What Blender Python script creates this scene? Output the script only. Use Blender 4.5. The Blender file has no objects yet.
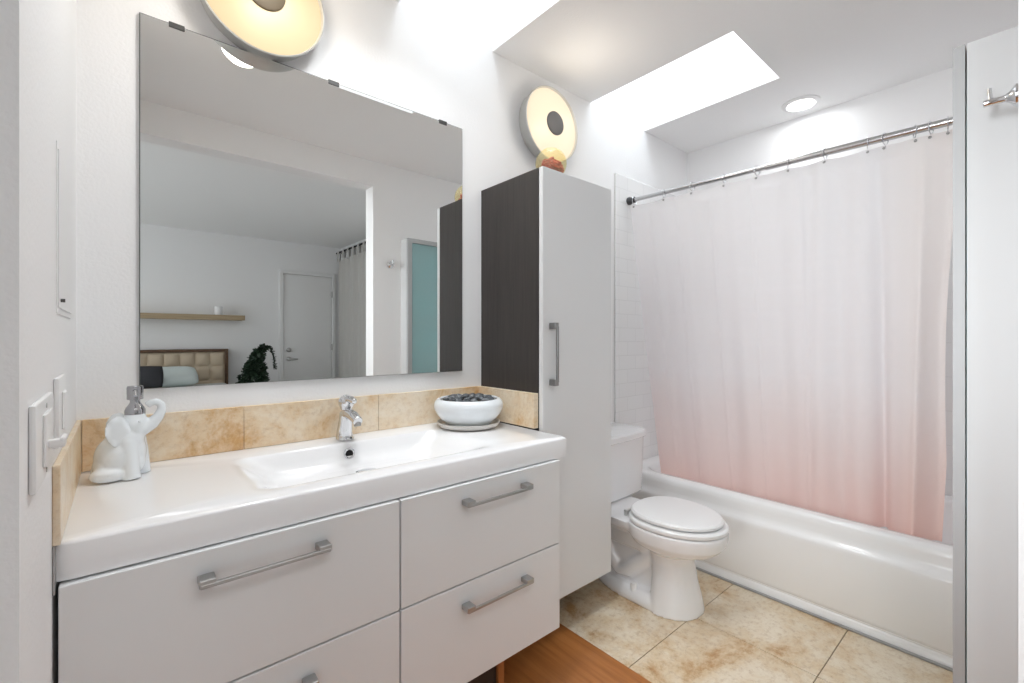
import bpy, bmesh, math, random
from mathutils import Vector, Matrix, noise

S = bpy.context.scene
COL = S.collection
R = math.radians

# ------------------------------------------------------------------ camera
cam_data = bpy.data.cameras.new('camera')
cam_data.sensor_width = 36.0
cam_data.lens = 455.0 / 1024.0 * 36.0
cam_data.shift_y = -3.5 / 1024.0
cam_data.clip_start = 0.01
cam = bpy.data.objects.new('camera', cam_data)
cam.location = (0.0, 0.0, 1.085)
cam.rotation_euler = (R(90), 0.0, R(-40.75))
COL.objects.link(cam)
S.camera = cam

# ------------------------------------------------------------------ view, world, daylight
S.view_settings.view_transform = 'Standard'
S.view_settings.look = 'None'
S.view_settings.gamma = 1.0
S.view_settings.use_curve_mapping = False
S.view_settings.exposure = 0.72
try:
    S.cycles.use_denoising = True
    S.cycles.max_bounces = 12
    S.cycles.diffuse_bounces = 8
    S.cycles.glossy_bounces = 6
    S.cycles.transmission_bounces = 8
    S.cycles.transparent_max_bounces = 12
    S.cycles.caustics_reflective = False
    S.cycles.caustics_refractive = False
    S.cycles.sample_clamp_indirect = 6.0
except Exception:
    pass

w = bpy.data.worlds.new('sky')
S.world = w
w.use_nodes = True
bg = w.node_tree.nodes['Background']
bg.inputs[0].default_value = (0.86, 0.93, 1.0, 1)
bg.inputs[1].default_value = 1.5


def area(name, loc, rot, sx, sy, power, color=(1, 1, 1)):
    l = bpy.data.lights.new(name, 'AREA')
    l.shape = 'RECTANGLE'
    l.size, l.size_y = sx, sy
    l.energy = power
    l.color = color
    o = bpy.data.objects.new(name, l)
    o.location = loc
    o.rotation_euler = rot
    COL.objects.link(o)
    return o


# daylight coming down the two skylight shafts; the lamps after them are added fill
for sk_x, sk_w, sk_p, sk_s in ((2.065, 0.40, 2.0, 120), (0.97, 0.34, 1.9, 80)):
    sk = area('skylight_daylight', (sk_x, 1.10, 2.87), (0, 0, 0), sk_w, 0.56, sk_p, (0.94, 0.975, 1.0))
    sk.data.spread = R(sk_s)
area('window_daylight', (-2.94, -2.3, 1.45), (0, R(-90), 0), 1.7, 2.4, 17.0, (1.0, 0.985, 0.96))  # added lamp at an unseen side window, lights the bedroom
hall = area('hall_daylight', (-0.97, 0.26, 1.25), (0, R(-90), 0), 1.5, 0.30, 1.9, (0.94, 0.975, 1.0))  # added fill from the side passage, brightens curtain and tub
hall.data.spread = R(42)
area('bedroom_ceiling_light', (0.3, -0.62, 2.50), (0, 0, 0), 1.4, 0.7, 7.0, (0.98, 0.99, 1.0))  # added fill light without a fixture, hidden from the mirror by the header


# ------------------------------------------------------------------ materials
def srgb(r, g, b):
    def f(c):
        c /= 255.0
        return c / 12.92 if c <= 0.04045 else ((c + 0.055) / 1.055) ** 2.4
    return (f(r), f(g), f(b), 1.0)


def mat(name, color, rough=0.5, metal=0.0, **kw):
    m = bpy.data.materials.new(name)
    m.use_nodes = True
    b = m.node_tree.nodes['Principled BSDF']
    b.inputs['Base Color'].default_value = color
    b.inputs['Roughness'].default_value = rough
    b.inputs['Metallic'].default_value = metal
    for k, v in kw.items():
        b.inputs[k].default_value = v
    return m


def nodes(m):
    t = m.node_tree
    return t, t.nodes, t.links, t.nodes['Principled BSDF']


def coords(m, scale=(1, 1, 1), rot=(0, 0, 0)):
    t, n, l, b = nodes(m)
    tc = n.new('ShaderNodeTexCoord')
    mp = n.new('ShaderNodeMapping')
    mp.inputs['Scale'].default_value = scale
    mp.inputs['Rotation'].default_value = rot
    l.new(tc.outputs['Object'], mp.inputs['Vector'])
    return mp.outputs['Vector']


def bump(m, vec, scale, strength, dist=0.002, detail=3):
    t, n, l, b = nodes(m)
    nz = n.new('ShaderNodeTexNoise')
    nz.inputs['Scale'].default_value = scale
    nz.inputs['Detail'].default_value = detail
    l.new(vec, nz.inputs['Vector'])
    bp = n.new('ShaderNodeBump')
    bp.inputs['Strength'].default_value = strength
    bp.inputs['Distance'].default_value = dist
    l.new(nz.outputs['Fac'], bp.inputs['Height'])
    l.new(bp.outputs['Normal'], b.inputs['Normal'])
    return nz


def ramp(m, fac, stops):
    t, n, l, b = nodes(m)
    r = n.new('ShaderNodeValToRGB')
    e = r.color_ramp.elements
    while len(e) > 1:
        e.remove(e[-1])
    e[0].position, e[0].color = stops[0]
    for p, c in stops[1:]:
        x = e.new(p)
        x.color = c
    l.new(fac, r.inputs['Fac'])
    return r.outputs['Color']


def mixc(m, a, bcol, fac, mode='MULTIPLY'):
    t, n, l, b = nodes(m)
    x = n.new('ShaderNodeMix')
    x.data_type = 'RGBA'
    x.blend_type = mode
    if isinstance(fac, (int, float)):
        x.inputs['Factor'].default_value = fac
    else:
        l.new(fac, x.inputs['Factor'])
    for v, s in ((a, 6), (bcol, 7)):
        if isinstance(v, tuple):
            x.inputs[s].default_value = v
        else:
            l.new(v, x.inputs[s])
    return x.outputs[2]


M = {}
M['wall'] = mat('wall_paint', (0.86, 0.86, 0.865, 1), 0.62)
bump(M['wall'], coords(M['wall']), 130, 0.22, 0.003, 2)
M['ceiling'] = mat('ceiling_paint', (0.90, 0.90, 0.90, 1), 0.7)
bump(M['ceiling'], coords(M['ceiling']), 150, 0.25, 0.003, 2)
M['trim'] = mat('trim_paint', (0.82, 0.82, 0.82, 1), 0.35)
M['lacquer'] = mat('grey_white_lacquer', (0.80, 0.815, 0.825, 1), 0.38)
M['door_lacquer'] = mat('pale_grey_door', (0.76, 0.77, 0.78, 1), 0.4)
M['ceramic'] = mat('white_ceramic', (0.85, 0.85, 0.86, 1), 0.08)
M['enamel'] = mat('tub_enamel', (0.88, 0.88, 0.885, 1), 0.14)
M['matte_ceramic'] = mat('satin_ceramic', (0.80, 0.84, 0.87, 1), 0.22)
M['saucer'] = mat('saucer_ceramic', (0.62, 0.60, 0.57, 1), 0.35)
M['plastic'] = mat('white_plastic', (0.82, 0.82, 0.82, 1), 0.3)
M['chrome'] = mat('chrome', (0.72, 0.73, 0.75, 1), 0.08, 1.0)
M['steel'] = mat('brushed_steel', (0.48, 0.475, 0.47, 1), 0.32, 1.0)
M['rod'] = mat('rod_metal', (0.55, 0.55, 0.56, 1), 0.22, 1.0)
M['aluminium'] = mat('anodised_aluminium', (0.42, 0.425, 0.43, 1), 0.55, 0.35)
M['rubber'] = mat('dark_rubber', (0.06, 0.06, 0.065, 1), 0.6)
M['dark'] = mat('dark_void', (0.012, 0.012, 0.012, 1), 0.8)
M['mirror'] = mat('mirror_silver', (0.86, 0.875, 0.87, 1), 0.0, 1.0)
M['mirror_edge'] = mat('mirror_edge', (0.16, 0.17, 0.17, 1), 0.4)
M['carpet'] = mat('pale_carpet', (0.62, 0.61, 0.59, 1), 0.95)
M['dark_board'] = mat('dark_board', (0.03, 0.022, 0.018, 1), 0.6)  # near-black colour for the shade inside the open box
M['rim'] = mat('lamp_rim_metal', (0.66, 0.66, 0.64, 1), 0.38, 0.7)
M['dark_steel'] = mat('dark_brushed_steel', (0.30, 0.30, 0.30, 1), 0.35, 1.0)
M['pump_chrome'] = mat('pump_chrome', (0.46, 0.46, 0.48, 1), 0.12, 1.0)
M['panel'] = mat('grey_side_panel', (0.64, 0.65, 0.66, 1), 0.45)
M['gap'] = mat('grey_caulk', (0.35, 0.35, 0.35, 1), 0.7)


def stone(name, base, mid, deep, sc=1.0, lo=.36, hi=.60, fleck=.5):
    m = mat(name, base, 0.32)
    t, n, l, b = nodes(m)
    v = coords(m)
    a = n.new('ShaderNodeTexNoise')
    a.inputs['Scale'].default_value = 4.2 * sc
    a.inputs['Detail'].default_value = 9
    a.inputs['Roughness'].default_value = 0.72
    a.inputs['Distortion'].default_value = 0.35
    l.new(v, a.inputs['Vector'])
    c = ramp(m, a.outputs['Fac'], [(lo, deep), ((lo + hi) / 2, mid), (hi, base), (min(hi + .2, 1), srgb(240, 230, 214))])
    d = n.new('ShaderNodeTexNoise')
    d.inputs['Scale'].default_value = 42 * sc
    d.inputs['Detail'].default_value = 8
    d.inputs['Roughness'].default_value = 0.8
    l.new(v, d.inputs['Vector'])
    c2 = ramp(m, d.outputs['Fac'], [(0.36, (0.60, 0.48, 0.36, 1)), (0.50, (1, 1, 1, 1)), (1, (1, 1, 1, 1))])
    out = mixc(m, c, c2, fleck)
    l.new(out, b.inputs['Base Color'])
    return m


M['splash'] = stone('splash_travertine', srgb(232, 216, 192), srgb(224, 200, 166), srgb(204, 160, 106), 1.5, .34, .56, .35)
M['tile'] = stone('floor_travertine', srgb(226, 212, 190), srgb(216, 194, 162), srgb(186, 144, 98), 1.1, .35, .56, .55)
M['grout'] = mat('tile_grout', srgb(150, 132, 108), 0.9)


def wood(name, c1, c2, c3, scale, rough, axis='Y'):
    m = mat(name, c1, rough)
    t, n, l, b = nodes(m)
    sc = {'X': (0.06, 1, 1), 'Y': (1, 0.06, 1), 'Z': (1, 1, 0.04)}[axis]
    v = coords(m, sc)
    a = n.new('ShaderNodeTexNoise')
    a.inputs['Scale'].default_value = scale
    a.inputs['Detail'].default_value = 6
    a.inputs['Roughness'].default_value = 0.65
    l.new(v, a.inputs['Vector'])
    c = ramp(m, a.outputs['Fac'], [(0.3, c3), (0.5, c1), (0.7, c2)])
    l.new(c, b.inputs['Base Color'])
    return m


M['wood_floor'] = wood('cherry_floor', srgb(172, 110, 58), srgb(186, 124, 70), srgb(150, 90, 44), 34, 0.32, 'Y')
M['wood_box'] = wood('cherry_board', srgb(158, 100, 54), srgb(174, 114, 66), srgb(136, 82, 42), 34, 0.45, 'Z')
M['wenge'] = wood('black_brown_veneer', srgb(52, 47, 45), srgb(58, 53, 50), srgb(43, 39, 37), 120, 0.5, 'Z')
M['oak'] = wood('oak_shelf', srgb(168, 148, 118), srgb(182, 162, 132), srgb(150, 130, 100), 30, 0.5, 'X')
M['walnut'] = wood('walnut_frame', srgb(92, 66, 46), srgb(106, 78, 56), srgb(76, 52, 36), 40, 0.5, 'X')

# small square white wall tiles
def tile_mat(name, rot):
    m = mat(name, (0.84, 0.84, 0.84, 1), 0.12)
    t, n, l, b = nodes(m)
    v = coords(m, (1, 1, 1), rot)
    br = n.new('ShaderNodeTexBrick')
    br.offset = 0.5
    br.inputs['Color1'].default_value = (0.84, 0.84, 0.84, 1)
    br.inputs['Color2'].default_value = (0.82, 0.82, 0.825, 1)
    br.inputs['Mortar'].default_value = (0.77, 0.77, 0.77, 1)
    br.inputs['Scale'].default_value = 1.0
    br.inputs['Mortar Size'].default_value = 0.0018
    br.inputs['Brick Width'].default_value = 0.152
    br.inputs['Row Height'].default_value = 0.076
    l.new(v, br.inputs['Vector'])
    l.new(br.outputs['Color'], b.inputs['Base Color'])
    bp = n.new('ShaderNodeBump')
    bp.inputs['Strength'].default_value = 0.4
    bp.inputs['Distance'].default_value = 0.002
    bp.invert = True
    l.new(br.outputs['Fac'], bp.inputs['Height'])
    l.new(bp.outputs['Normal'], b.inputs['Normal'])
    return m


M['tile_y'] = tile_mat('white_tile_facing_room', (R(-90), 0, 0))
M['tile_x'] = tile_mat('white_tile_side', (R(-90), 0, R(-90)))

# ombre shower curtain: white cloth dyed pink towards the hem
m = mat('ombre_curtain_cloth', (0.85, 0.8, 0.82, 1), 0.8)
t, n, l, b = nodes(m)
tc = n.new('ShaderNodeTexCoord')
sx = n.new('ShaderNodeSeparateXYZ')
l.new(tc.outputs['Object'], sx.inputs[0])
nz = n.new('ShaderNodeTexNoise')
nz.inputs['Scale'].default_value = 2.2
l.new(tc.outputs['Object'], nz.inputs['Vector'])
ma = n.new('ShaderNodeMath')
ma.operation = 'MULTIPLY_ADD'
ma.inputs[1].default_value = 0.25
l.new(nz.outputs['Fac'], ma.inputs[0])
l.new(sx.outputs['Z'], ma.inputs[2])
mr = n.new('ShaderNodeMapRange')
mr.inputs[1].default_value = 0.45
mr.inputs[2].default_value = 1.95
l.new(ma.outputs[0], mr.inputs[0])
c = ramp(m, mr.outputs[0], [(0.0, srgb(251, 220, 212)), (0.17, srgb(251, 233, 230)), (0.40, srgb(250, 246, 248)),
                            (1.0, srgb(250, 249, 251))])
mr2 = n.new('ShaderNodeMapRange')
mr2.inputs[1].default_value = 0.40
mr2.inputs[2].default_value = 0.24
l.new(sx.outputs['Y'], mr2.inputs[0])
c = mixc(m, c, srgb(255, 251, 247), mr2.outputs[0], 'MULTIPLY')
l.new(c, b.inputs['Base Color'])
tr = n.new('ShaderNodeBsdfTranslucent')
l.new(c, tr.inputs['Color'])
mx = n.new('ShaderNodeMixShader')
mx.inputs[0].default_value = 0.45
l.new(b.outputs[0], mx.inputs[1])
l.new(tr.outputs[0], mx.inputs[2])
out = n['Material Output']
l.new(mx.outputs[0], out.inputs['Surface'])
wv = coords(m)
bump(m, wv, 300, 0.05, 0.001)
M['curtain'] = m


def glassy(name, color, opacity_col, fac_tr, rough=0.05):
    """clear sheet that lets light straight through, with a glossy face"""
    m = mat(name, opacity_col, rough)
    t, n, l, b = nodes(m)
    tr = n.new('ShaderNodeBsdfTransparent')
    tr.inputs['Color'].default_value = color
    mx = n.new('ShaderNodeMixShader')
    mx.inputs[0].default_value = fac_tr
    l.new(b.outputs[0], mx.inputs[1])
    l.new(tr.outputs[0], mx.inputs[2])
    l.new(mx.outputs[0], n['Material Output'].inputs['Surface'])
    return m


M['skylight_glass'] = glassy('skylight_glass', (0.95, 0.98, 1, 1), (0.8, 0.85, 0.88, 1), 0.85)
M['window_glass'] = glassy('window_glass', (0.97, 0.99, 1, 1), (0.8, 0.85, 0.88, 1), 0.92)
M['frosted'] = glassy('aqua_frosted_glass', (0.72, 0.93, 0.94, 1), (0.55, 0.74, 0.75, 1), 0.58, 0.35)
M['amber_glass'] = glassy('pale_amber_glass', (0.99, 0.97, 0.84, 1), (0.88, 0.86, 0.66, 1), 0.87)


def emit(name, color, strength):
    m = mat(name, color, 0.4)
    b = m.node_tree.nodes['Principled BSDF']
    b.inputs['Base Color'].default_value = (color[0] * 0.3, color[1] * 0.3, color[2] * 0.3, 1)
    b.inputs['Emission Color'].default_value = color
    b.inputs['Emission Strength'].default_value = strength
    return m


M['lamp_warm'] = emit('sconce_opal_glass', (1.0, 0.83, 0.62, 1), 0.50)
M['lamp_amber'] = emit('sconce_opal_glass_dim', (1.0, 0.78, 0.48, 1), 0.33)
M['lamp_white'] = emit('downlight_lens', (1.0, 0.96, 0.9, 1), 2.2)
M['cap'] = mat('sconce_cap_metal', (0.10, 0.10, 0.105, 1), 0.6)
M['cap_bronze'] = mat('sconce_cap_bronze', (0.085, 0.065, 0.04, 1), 0.6)
M['petal'] = mat('red_petal', srgb(196, 16, 24), 0.6)
M['pebble'] = mat('dark_pebble', (0.07, 0.08, 0.09, 1), 0.32)
M['pebble_grey'] = mat('grey_pebble', (0.16, 0.17, 0.18, 1), 0.35)
M['gravel'] = mat('tan_gravel', srgb(120, 100, 80), 0.9)
M['linen'] = mat('beige_linen', srgb(198, 182, 160), 0.85)
bump(M['linen'], coords(M['linen']), 400, 0.15, 0.001)
M['sheet'] = mat('white_bedding', (0.78, 0.80, 0.80, 1), 0.85)
M['pale_pillow'] = mat('pale_green_pillowcase', (0.68, 0.75, 0.74, 1), 0.85)
M['dark_pillow'] = mat('charcoal_pillow', (0.035, 0.036, 0.042, 1), 0.85)
M['drape'] = mat('grey_linen_drape', srgb(196, 194, 190), 0.85)
M['leaf'] = mat('dark_green_leaf', srgb(30, 52, 34), 0.5)
M['terracotta'] = mat('grey_planter', (0.35, 0.34, 0.33, 1), 0.6)
M['towel'] = mat('white_towel', (0.85, 0.85, 0.84, 1), 0.9)
M['silver_screw'] = mat('dark_screw', (0.1, 0.1, 0.1, 1), 0.4, 0.8)


# ------------------------------------------------------------------ mesh helpers
class MB:
    def __init__(self):
        self.bm = bmesh.new()

    def box(self, lo, hi, bevel=0.0, seg=2):
        t = bmesh.new()
        bmesh.ops.create_cube(t, size=1.0)
        for v in t.verts:
            v.co = Vector([lo[i] + (v.co[i] + 0.5) * (hi[i] - lo[i]) for i in range(3)])
        if bevel > 0:
            bmesh.ops.bevel(t, geom=list(t.edges), offset=bevel, segments=seg, profile=0.5, affect='EDGES')
        self.merge(t)
        return self

    def merge(self, t, mx=None):
        if mx is not None:
            bmesh.ops.transform(t, matrix=mx, verts=list(t.verts))
        me = bpy.data.meshes.new('tmp')
        t.to_mesh(me)
        t.free()
        self.bm.from_mesh(me)
        bpy.data.meshes.remove(me)

    def loft(self, loops, cap0=True, cap1=True, closed=True):
        bm = self.bm
        vs = [[bm.verts.new(p) for p in lp] for lp in loops]
        n = len(vs[0])
        for a, b in zip(vs, vs[1:]):
            for i in range(n if closed else n - 1):
                j = (i + 1) % n
                bm.faces.new((a[i], a[j], b[j], b[i]))
        if cap0:
            bm.faces.new(list(reversed(vs[0])))
        if cap1:
            bm.faces.new(vs[-1])
        return self

    def lathe(self, prof, origin=(0, 0, 0), axis='Z', seg=48, cap0=True, cap1=True):
        o = Vector(origin)
        loops = []
        for r, h in prof:
            lp = []
            for i in range(seg):
                a = 2 * math.pi * i / seg
                c, s = r * math.cos(a), r * math.sin(a)
                if axis == 'Z':
                    p = (c, s, h)
                elif axis == 'Y':
                    p = (c, h, s)
                else:
                    p = (h, c, s)
                lp.append(o + Vector(p))
            loops.append(lp)
        return self.loft(loops, cap0, cap1)

    def tube(self, pts, rad, seg=12, cap=True):
        pts = [Vector(p) for p in pts]
        rads = rad if isinstance(rad, (list, tuple)) else [rad] * len(pts)
        loops = []
        up = Vector((0.123, 0.31, 0.94)).normalized()
        prev = None
        for i, p in enumerate(pts):
            d = (pts[min(i + 1, len(pts) - 1)] - pts[max(i - 1, 0)]).normalized()
            if prev is None:
                u = d.cross(up).normalized()
            else:
                u = (prev - d * prev.dot(d)).normalized()
            prev = u
            v = d.cross(u)
            loops.append([p + (u * math.cos(2 * math.pi * k / seg) + v * math.sin(2 * math.pi * k / seg)) * rads[i]
                          for k in range(seg)])
        return self.loft(loops, cap, cap)

    def ball(self, c, r, sub=2, rot=None):
        t = bmesh.new()
        bmesh.ops.create_icosphere(t, subdivisions=sub, radius=1.0)
        if not isinstance(r, (tuple, list)):
            r = (r, r, r)
        mx = Matrix.Translation(Vector(c)) @ (rot.to_4x4() if rot else Matrix.Identity(4)) @ Matrix.Diagonal((*r, 1))
        self.merge(t, mx)
        return self

    def prism(self, poly, y0, y1, plane='XZ'):
        """polygon in a plane, pushed along the third axis"""
        def P(a, b, h):
            return {'XZ': (a, h, b), 'YZ': (h, a, b), 'XY': (a, b, h)}[plane]
        return self.loft([[P(a, b, y0) for a, b in poly], [P(a, b, y1) for a, b in poly]])

    def build(self, name, material, parent=None, smooth=35, mods=None):
        bmesh.ops.recalc_face_normals(self.bm, faces=list(self.bm.faces))
        me = bpy.data.meshes.new(name)
        if parent is not None:
            base = parent
            while base.parent:
                base = base.parent
            bmesh.ops.translate(self.bm, vec=-base.location, verts=list(self.bm.verts))
        self.bm.to_mesh(me)
        self.bm.free()
        me.materials.append(material)
        o = bpy.data.objects.new(name, me)
        COL.objects.link(o)
        if parent is not None:
            o.parent = parent
        if smooth:
            for p in me.polygons:
                p.use_smooth = True
            me.set_sharp_from_angle(angle=R(smooth))
        return o


def fuse(bm_or_mb, voxel=0.003, smooth_it=6, factor=0.5):
    """union of overlapping shapes into one continuous skin"""
    mb = bm_or_mb
    bmesh.ops.recalc_face_normals(mb.bm, faces=list(mb.bm.faces))
    me = bpy.data.meshes.new('fuse')
    mb.bm.to_mesh(me)
    mb.bm.free()
    o = bpy.data.objects.new('fuse', me)
    COL.objects.link(o)
    r = o.modifiers.new('r', 'REMESH')
    r.mode = 'VOXEL'
    r.voxel_size = voxel
    s = o.modifiers.new('s', 'SMOOTH')
    s.factor = factor
    s.iterations = smooth_it
    dg = bpy.context.evaluated_depsgraph_get()
    ev = o.evaluated_get(dg)
    nm = bpy.data.meshes.new_from_object(ev)
    bpy.data.objects.remove(o)
    bpy.data.meshes.remove(me)
    out = MB()
    out.bm.from_mesh(nm)
    bpy.data.meshes.remove(nm)
    return out


def tag(o, label, cat, group=None, kind=None):
    o['label'] = label
    o['category'] = cat
    if group:
        o['group'] = group
    if kind:
        o['kind'] = kind
    return o


def thing(name, label, cat, loc, group=None):
    o = bpy.data.objects.new(name, None)
    o.empty_display_size = 0.05
    o.location = loc
    COL.objects.link(o)
    return tag(o, label, cat, group)


def struct(o, label=None):
    o['kind'] = 'structure'
    if label:
        o['label'] = label
        o['category'] = label.split()[-1]
    return o


def rrect(x0, x1, y0, y1, rad, n, z):
    """rounded rectangle sampled at n points, starting at +x, counter clockwise by angle from its middle"""
    cx, cy = (x0 + x1) / 2, (y0 + y1) / 2
    hx, hy = (x1 - x0) / 2, (y1 - y0) / 2
    rad = min(rad, hx, hy)
    pts = []
    seq = []
    k = 10
    for (sx, sy, a0) in ((1, 1, 0), (-1, 1, 90), (-1, -1, 180), (1, -1, 270)):
        for i in range(k + 1):
            a = R(a0 + 90 * i / k)
            seq.append((cx + sx * (hx - rad) + rad * math.cos(a), cy + sy * (hy - rad) + rad * math.sin(a)))
    seq.append(seq[0])
    L = [0]
    for a, b in zip(seq, seq[1:]):
        L.append(L[-1] + math.dist(a, b))
    # sample evenly along arc length but starting from the same corner fraction each time
    for i in range(n):
        s = L[-1] * i / n
        for j in range(len(L) - 1):
            if L[j + 1] >= s:
                break
        f = (s - L[j]) / max(L[j + 1] - L[j], 1e-9)
        pts.append((seq[j][0] + f * (seq[j + 1][0] - seq[j][0]), seq[j][1] + f * (seq[j + 1][1] - seq[j][1]), z))
    return pts


# ------------------------------------------------------------------ room shell
CEIL = 2.287
YW = 1.5          # mirror wall
XL = -0.079       # left wall
YF = 0.027        # wall with the opening to the bedroom, bathroom side
XJ = 1.302        # right jamb of the opening
XT = 2.80         # far wall behind the tub

mb = MB()
mb.box((-1.1, YW, 0), (2.9, YW + 0.1, 3.0))
struct(mb.build('wall_back', M['wall']))
mb = MB()
mb.box((-1.1, 0.69, 0), (XL, YW, 3.0))
struct(mb.build('wall_left', M['wall']))
mb = MB()
mb.box((-1.1, -0.093, 0), (-1.0, 0.69, 2.6))
struct(mb.build('wall_hall', M['wall']))
mb = MB()
for (a0, a1, z0, z1) in ((.07, .47, .45, .50), (.07, .47, 2.0, 2.05), (.07, .11, .50, 2.0), (.43, .47, .50, 2.0)):
    mb.box((-1.0, a0, z0), (-.975, a1, z1))
wn = struct(mb.build('window_4', M['trim']))  # unseen window, added to go with the passage fill light
mb = MB()
mb.box((-.999, .11, .50), (-.996, .43, 2.0))
mb.build('window_pane', M['window_glass'], wn)
mb = MB()
mb.box((XT, -0.093, 0), (2.9, YW, 3.0))
struct(mb.build('wall_right', M['wall']))
mb = MB()
mb.box((XJ, -0.093, 0), (2.8, YF, 2.6))
mb.box((-1.0, -0.093, 2.118), (XJ, YF, 2.6))
mb.box((-3.1, -0.093, 0), (-0.45, YF, 2.6))
struct(mb.build('wall_front', M['wall']))

# ceiling with two square-cut skylight openings against the mirror wall
SK = [(1.82, 2.31), (0.755, 1.185)]
SY = 0.785
mb = MB()
xs = [-1.0, SK[1][0], SK[1][1], SK[0][0], SK[0][1], 2.8]
for i, (a, bb) in enumerate(zip(xs, xs[1:])):
    mb.box((a, YF, CEIL), (bb, YW if i in (0, 2, 4) else SY, CEIL + 0.06))
struct(mb.build('ceiling', M['ceiling'], smooth=0))
for i, (a, bb) in enumerate(SK):
    mb = MB()
    mb.box((a - 0.05, SY - 0.05, CEIL + 0.06), (bb + 0.05, SY, 2.95))
    mb.box((a - 0.05, SY, CEIL + 0.06), (a, YW, 2.95))
    mb.box((bb, SY, CEIL + 0.06), (bb + 0.05, YW, 2.95))
    struct(mb.build('trim_%d' % (i + 1), M['ceiling'], smooth=0))
    mb = MB()
    fr = 0.03
    mb.box((a, SY, 2.88), (bb, SY + fr, 2.94)).box((a, YW - fr, 2.88), (bb, YW, 2.94))
    mb.box((a, SY, 2.88), (a + fr, YW, 2.94)).box((bb - fr, SY, 2.88), (bb, YW, 2.94))
    wn = struct(mb.build('window_%d' % (i + 1), M['trim']))
    mb = MB()
    mb.box((a + fr, SY + fr, 2.90), (bb - fr, YW - fr, 2.908))
    mb.build('skylight_pane', M['skylight_glass'], wn)

# floors
XE = 1.268
mb = MB()
mb.box((-1.1, -0.033, -0.06), (XE, YW, 0.0)).box((XE, -0.033, -0.06), (XJ, YF, 0.0))
struct(mb.build('floor_wood', M['wood_floor'], smooth=0))
mb = MB()
mb.box((-3.1, -4.58, -0.06), (2.84, -0.033, 0.0))
struct(mb.build('floor_bedroom', M['carpet'], smooth=0))
mb = MB()
mb.box((XE, YF, -0.06), (XT, YW, -0.003))
fl = struct(mb.build('floor', M['grout'], smooth=0))
mb = MB()
gx = [XE, 1.692, 2.114, 2.536, 2.958]
gy = [0.048, 0.466, 0.884, 1.302, 1.72]
g = 0.0016
gy = [YF - 0.37] + gy
for a, bb in zip(gx, gx[1:]):
    for c0, c1 in zip(gy, gy[1:]):
        lo = (a + (g if a > XE else 0), max(c0 + g, YF), -0.05)
        hi = (min(bb - g, XT), min(c1 - g, YW), 0.0)
        if hi[1] > lo[1] and hi[0] > lo[0]:
            mb.box(lo, hi, 0.0006, 1)
mb.build('floor_tiles', M['tile'], fl, smooth=20)

# tub surround tiling
TT = 1.975
mb = MB()
mb.box((2.02, YW - 0.010, 0.0), (XT - 0.010, YW, TT), 0.003, 1)
struct(mb.build('trim_4', M['tile_y']))
mb = MB()
mb.box((XT - 0.010, YF, 0.38), (XT, YW - 0.010, TT))
struct(mb.build('trim_5', M['tile_x']))
mb = MB()
mb.box((2.02, YF, 0.38), (XT - 0.010, YF + 0.010, TT), 0.003, 1)
struct(mb.build('trim_6', M['tile_y']))

# bedroom seen in the mirror
YB = -4.48
CB = 2.544
mb = MB()
mb.box((-3.1, YB - 0.1, 0), (2.84, YB, 2.65))
struct(mb.build('wall_bedroom', M['wall']))
mb = MB()
mb.box((2.74, YB, 0), (2.84, -0.093, 2.65))
struct(mb.build('wall_bedroom_right', M['wall']))
mb = MB()
WX0, WY0, WY1, WZ0, WZ1 = -3.0, -3.5, -1.1, 0.6, 2.3
mb.box((-3.1, YB, 0), (WX0, WY0, 2.65)).box((-3.1, WY1, 0), (WX0, -0.093, 2.65))
mb.box((-3.1, WY0, 0), (WX0, WY1, WZ0)).box((-3.1, WY0, WZ1), (WX0, WY1, 2.65))
struct(mb.build('wall_bedroom_left', M['wall']))
mb = MB()
for (a0, a1, z0, z1) in ((WY0, WY1, WZ0, WZ0 + .05), (WY0, WY1, WZ1 - .05, WZ1), (WY0, WY0 + .05, WZ0, WZ1),
                         (WY1 - .05, WY1, WZ0, WZ1), (-2.33, -2.27, WZ0, WZ1)):
    mb.box((-3.08, a0, z0), (-3.02, a1, z1))
wn = struct(mb.build('window_3', M['trim']))  # unseen window, added to go with the bedroom side lamp
mb = MB()
mb.box((-3.055, WY0 + .05, WZ0 + .05), (-3.05, WY1 - .05, WZ1 - .05))
mb.build('window_pane', M['window_glass'], wn)
mb = MB()
mb.box((-3.1, YB, CB), (2.84, -0.093, CB + 0.1))
struct(mb.build('ceiling_bedroom', M['ceiling']))

# bedroom entry door
mb = MB()
DX0, DX1, DT = 1.865, 2.575, 2.05
mb.box((DX0, YB + 0.002, 0), (DX1, YB + 0.022, DT), 0.002, 1)
dr = struct(mb.build('door_1', M['trim']))
mb = MB()
cw = 0.055
mb.box((DX0 - cw - .006, YB, 0), (DX0 - .006, YB + 0.045, DT + 0.006 + cw), 0.004, 1)
mb.box((DX1 + .006, YB, 0), (DX1 + cw + .006, YB + 0.045, DT + 0.006 + cw), 0.004, 1)
mb.box((DX0 - .006, YB, DT + 0.006), (DX1 + .006, YB + 0.045, DT + 0.006 + cw), 0.004, 1)
mb.build('door_casing', M['trim'], dr)
mb = MB()
mb.lathe([(0.032, 0), (0.032, 0.012), (0.026, 0.018)], (DX0 + 0.075, YB + 0.022, 0.768), 'Y', 20)
mb.tube([(DX0 + .075, YB + .04, .768), (DX0 + .075, YB + .07, .768), (DX0 + .10, YB + .078, .768), (DX0 + .19, YB + .078, .765)],
        [.012, .012, .011, .009], 10)
mb.build('lever_handle', M['steel'], dr)
mb = MB()
mb.lathe([(0.035, 0), (0.035, 0.014), (0.02, 0.024)], (DX0 + 0.075, YB + 0.022, 0.905), 'Y', 20)
mb.build('deadbolt', M['steel'], dr)
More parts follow.
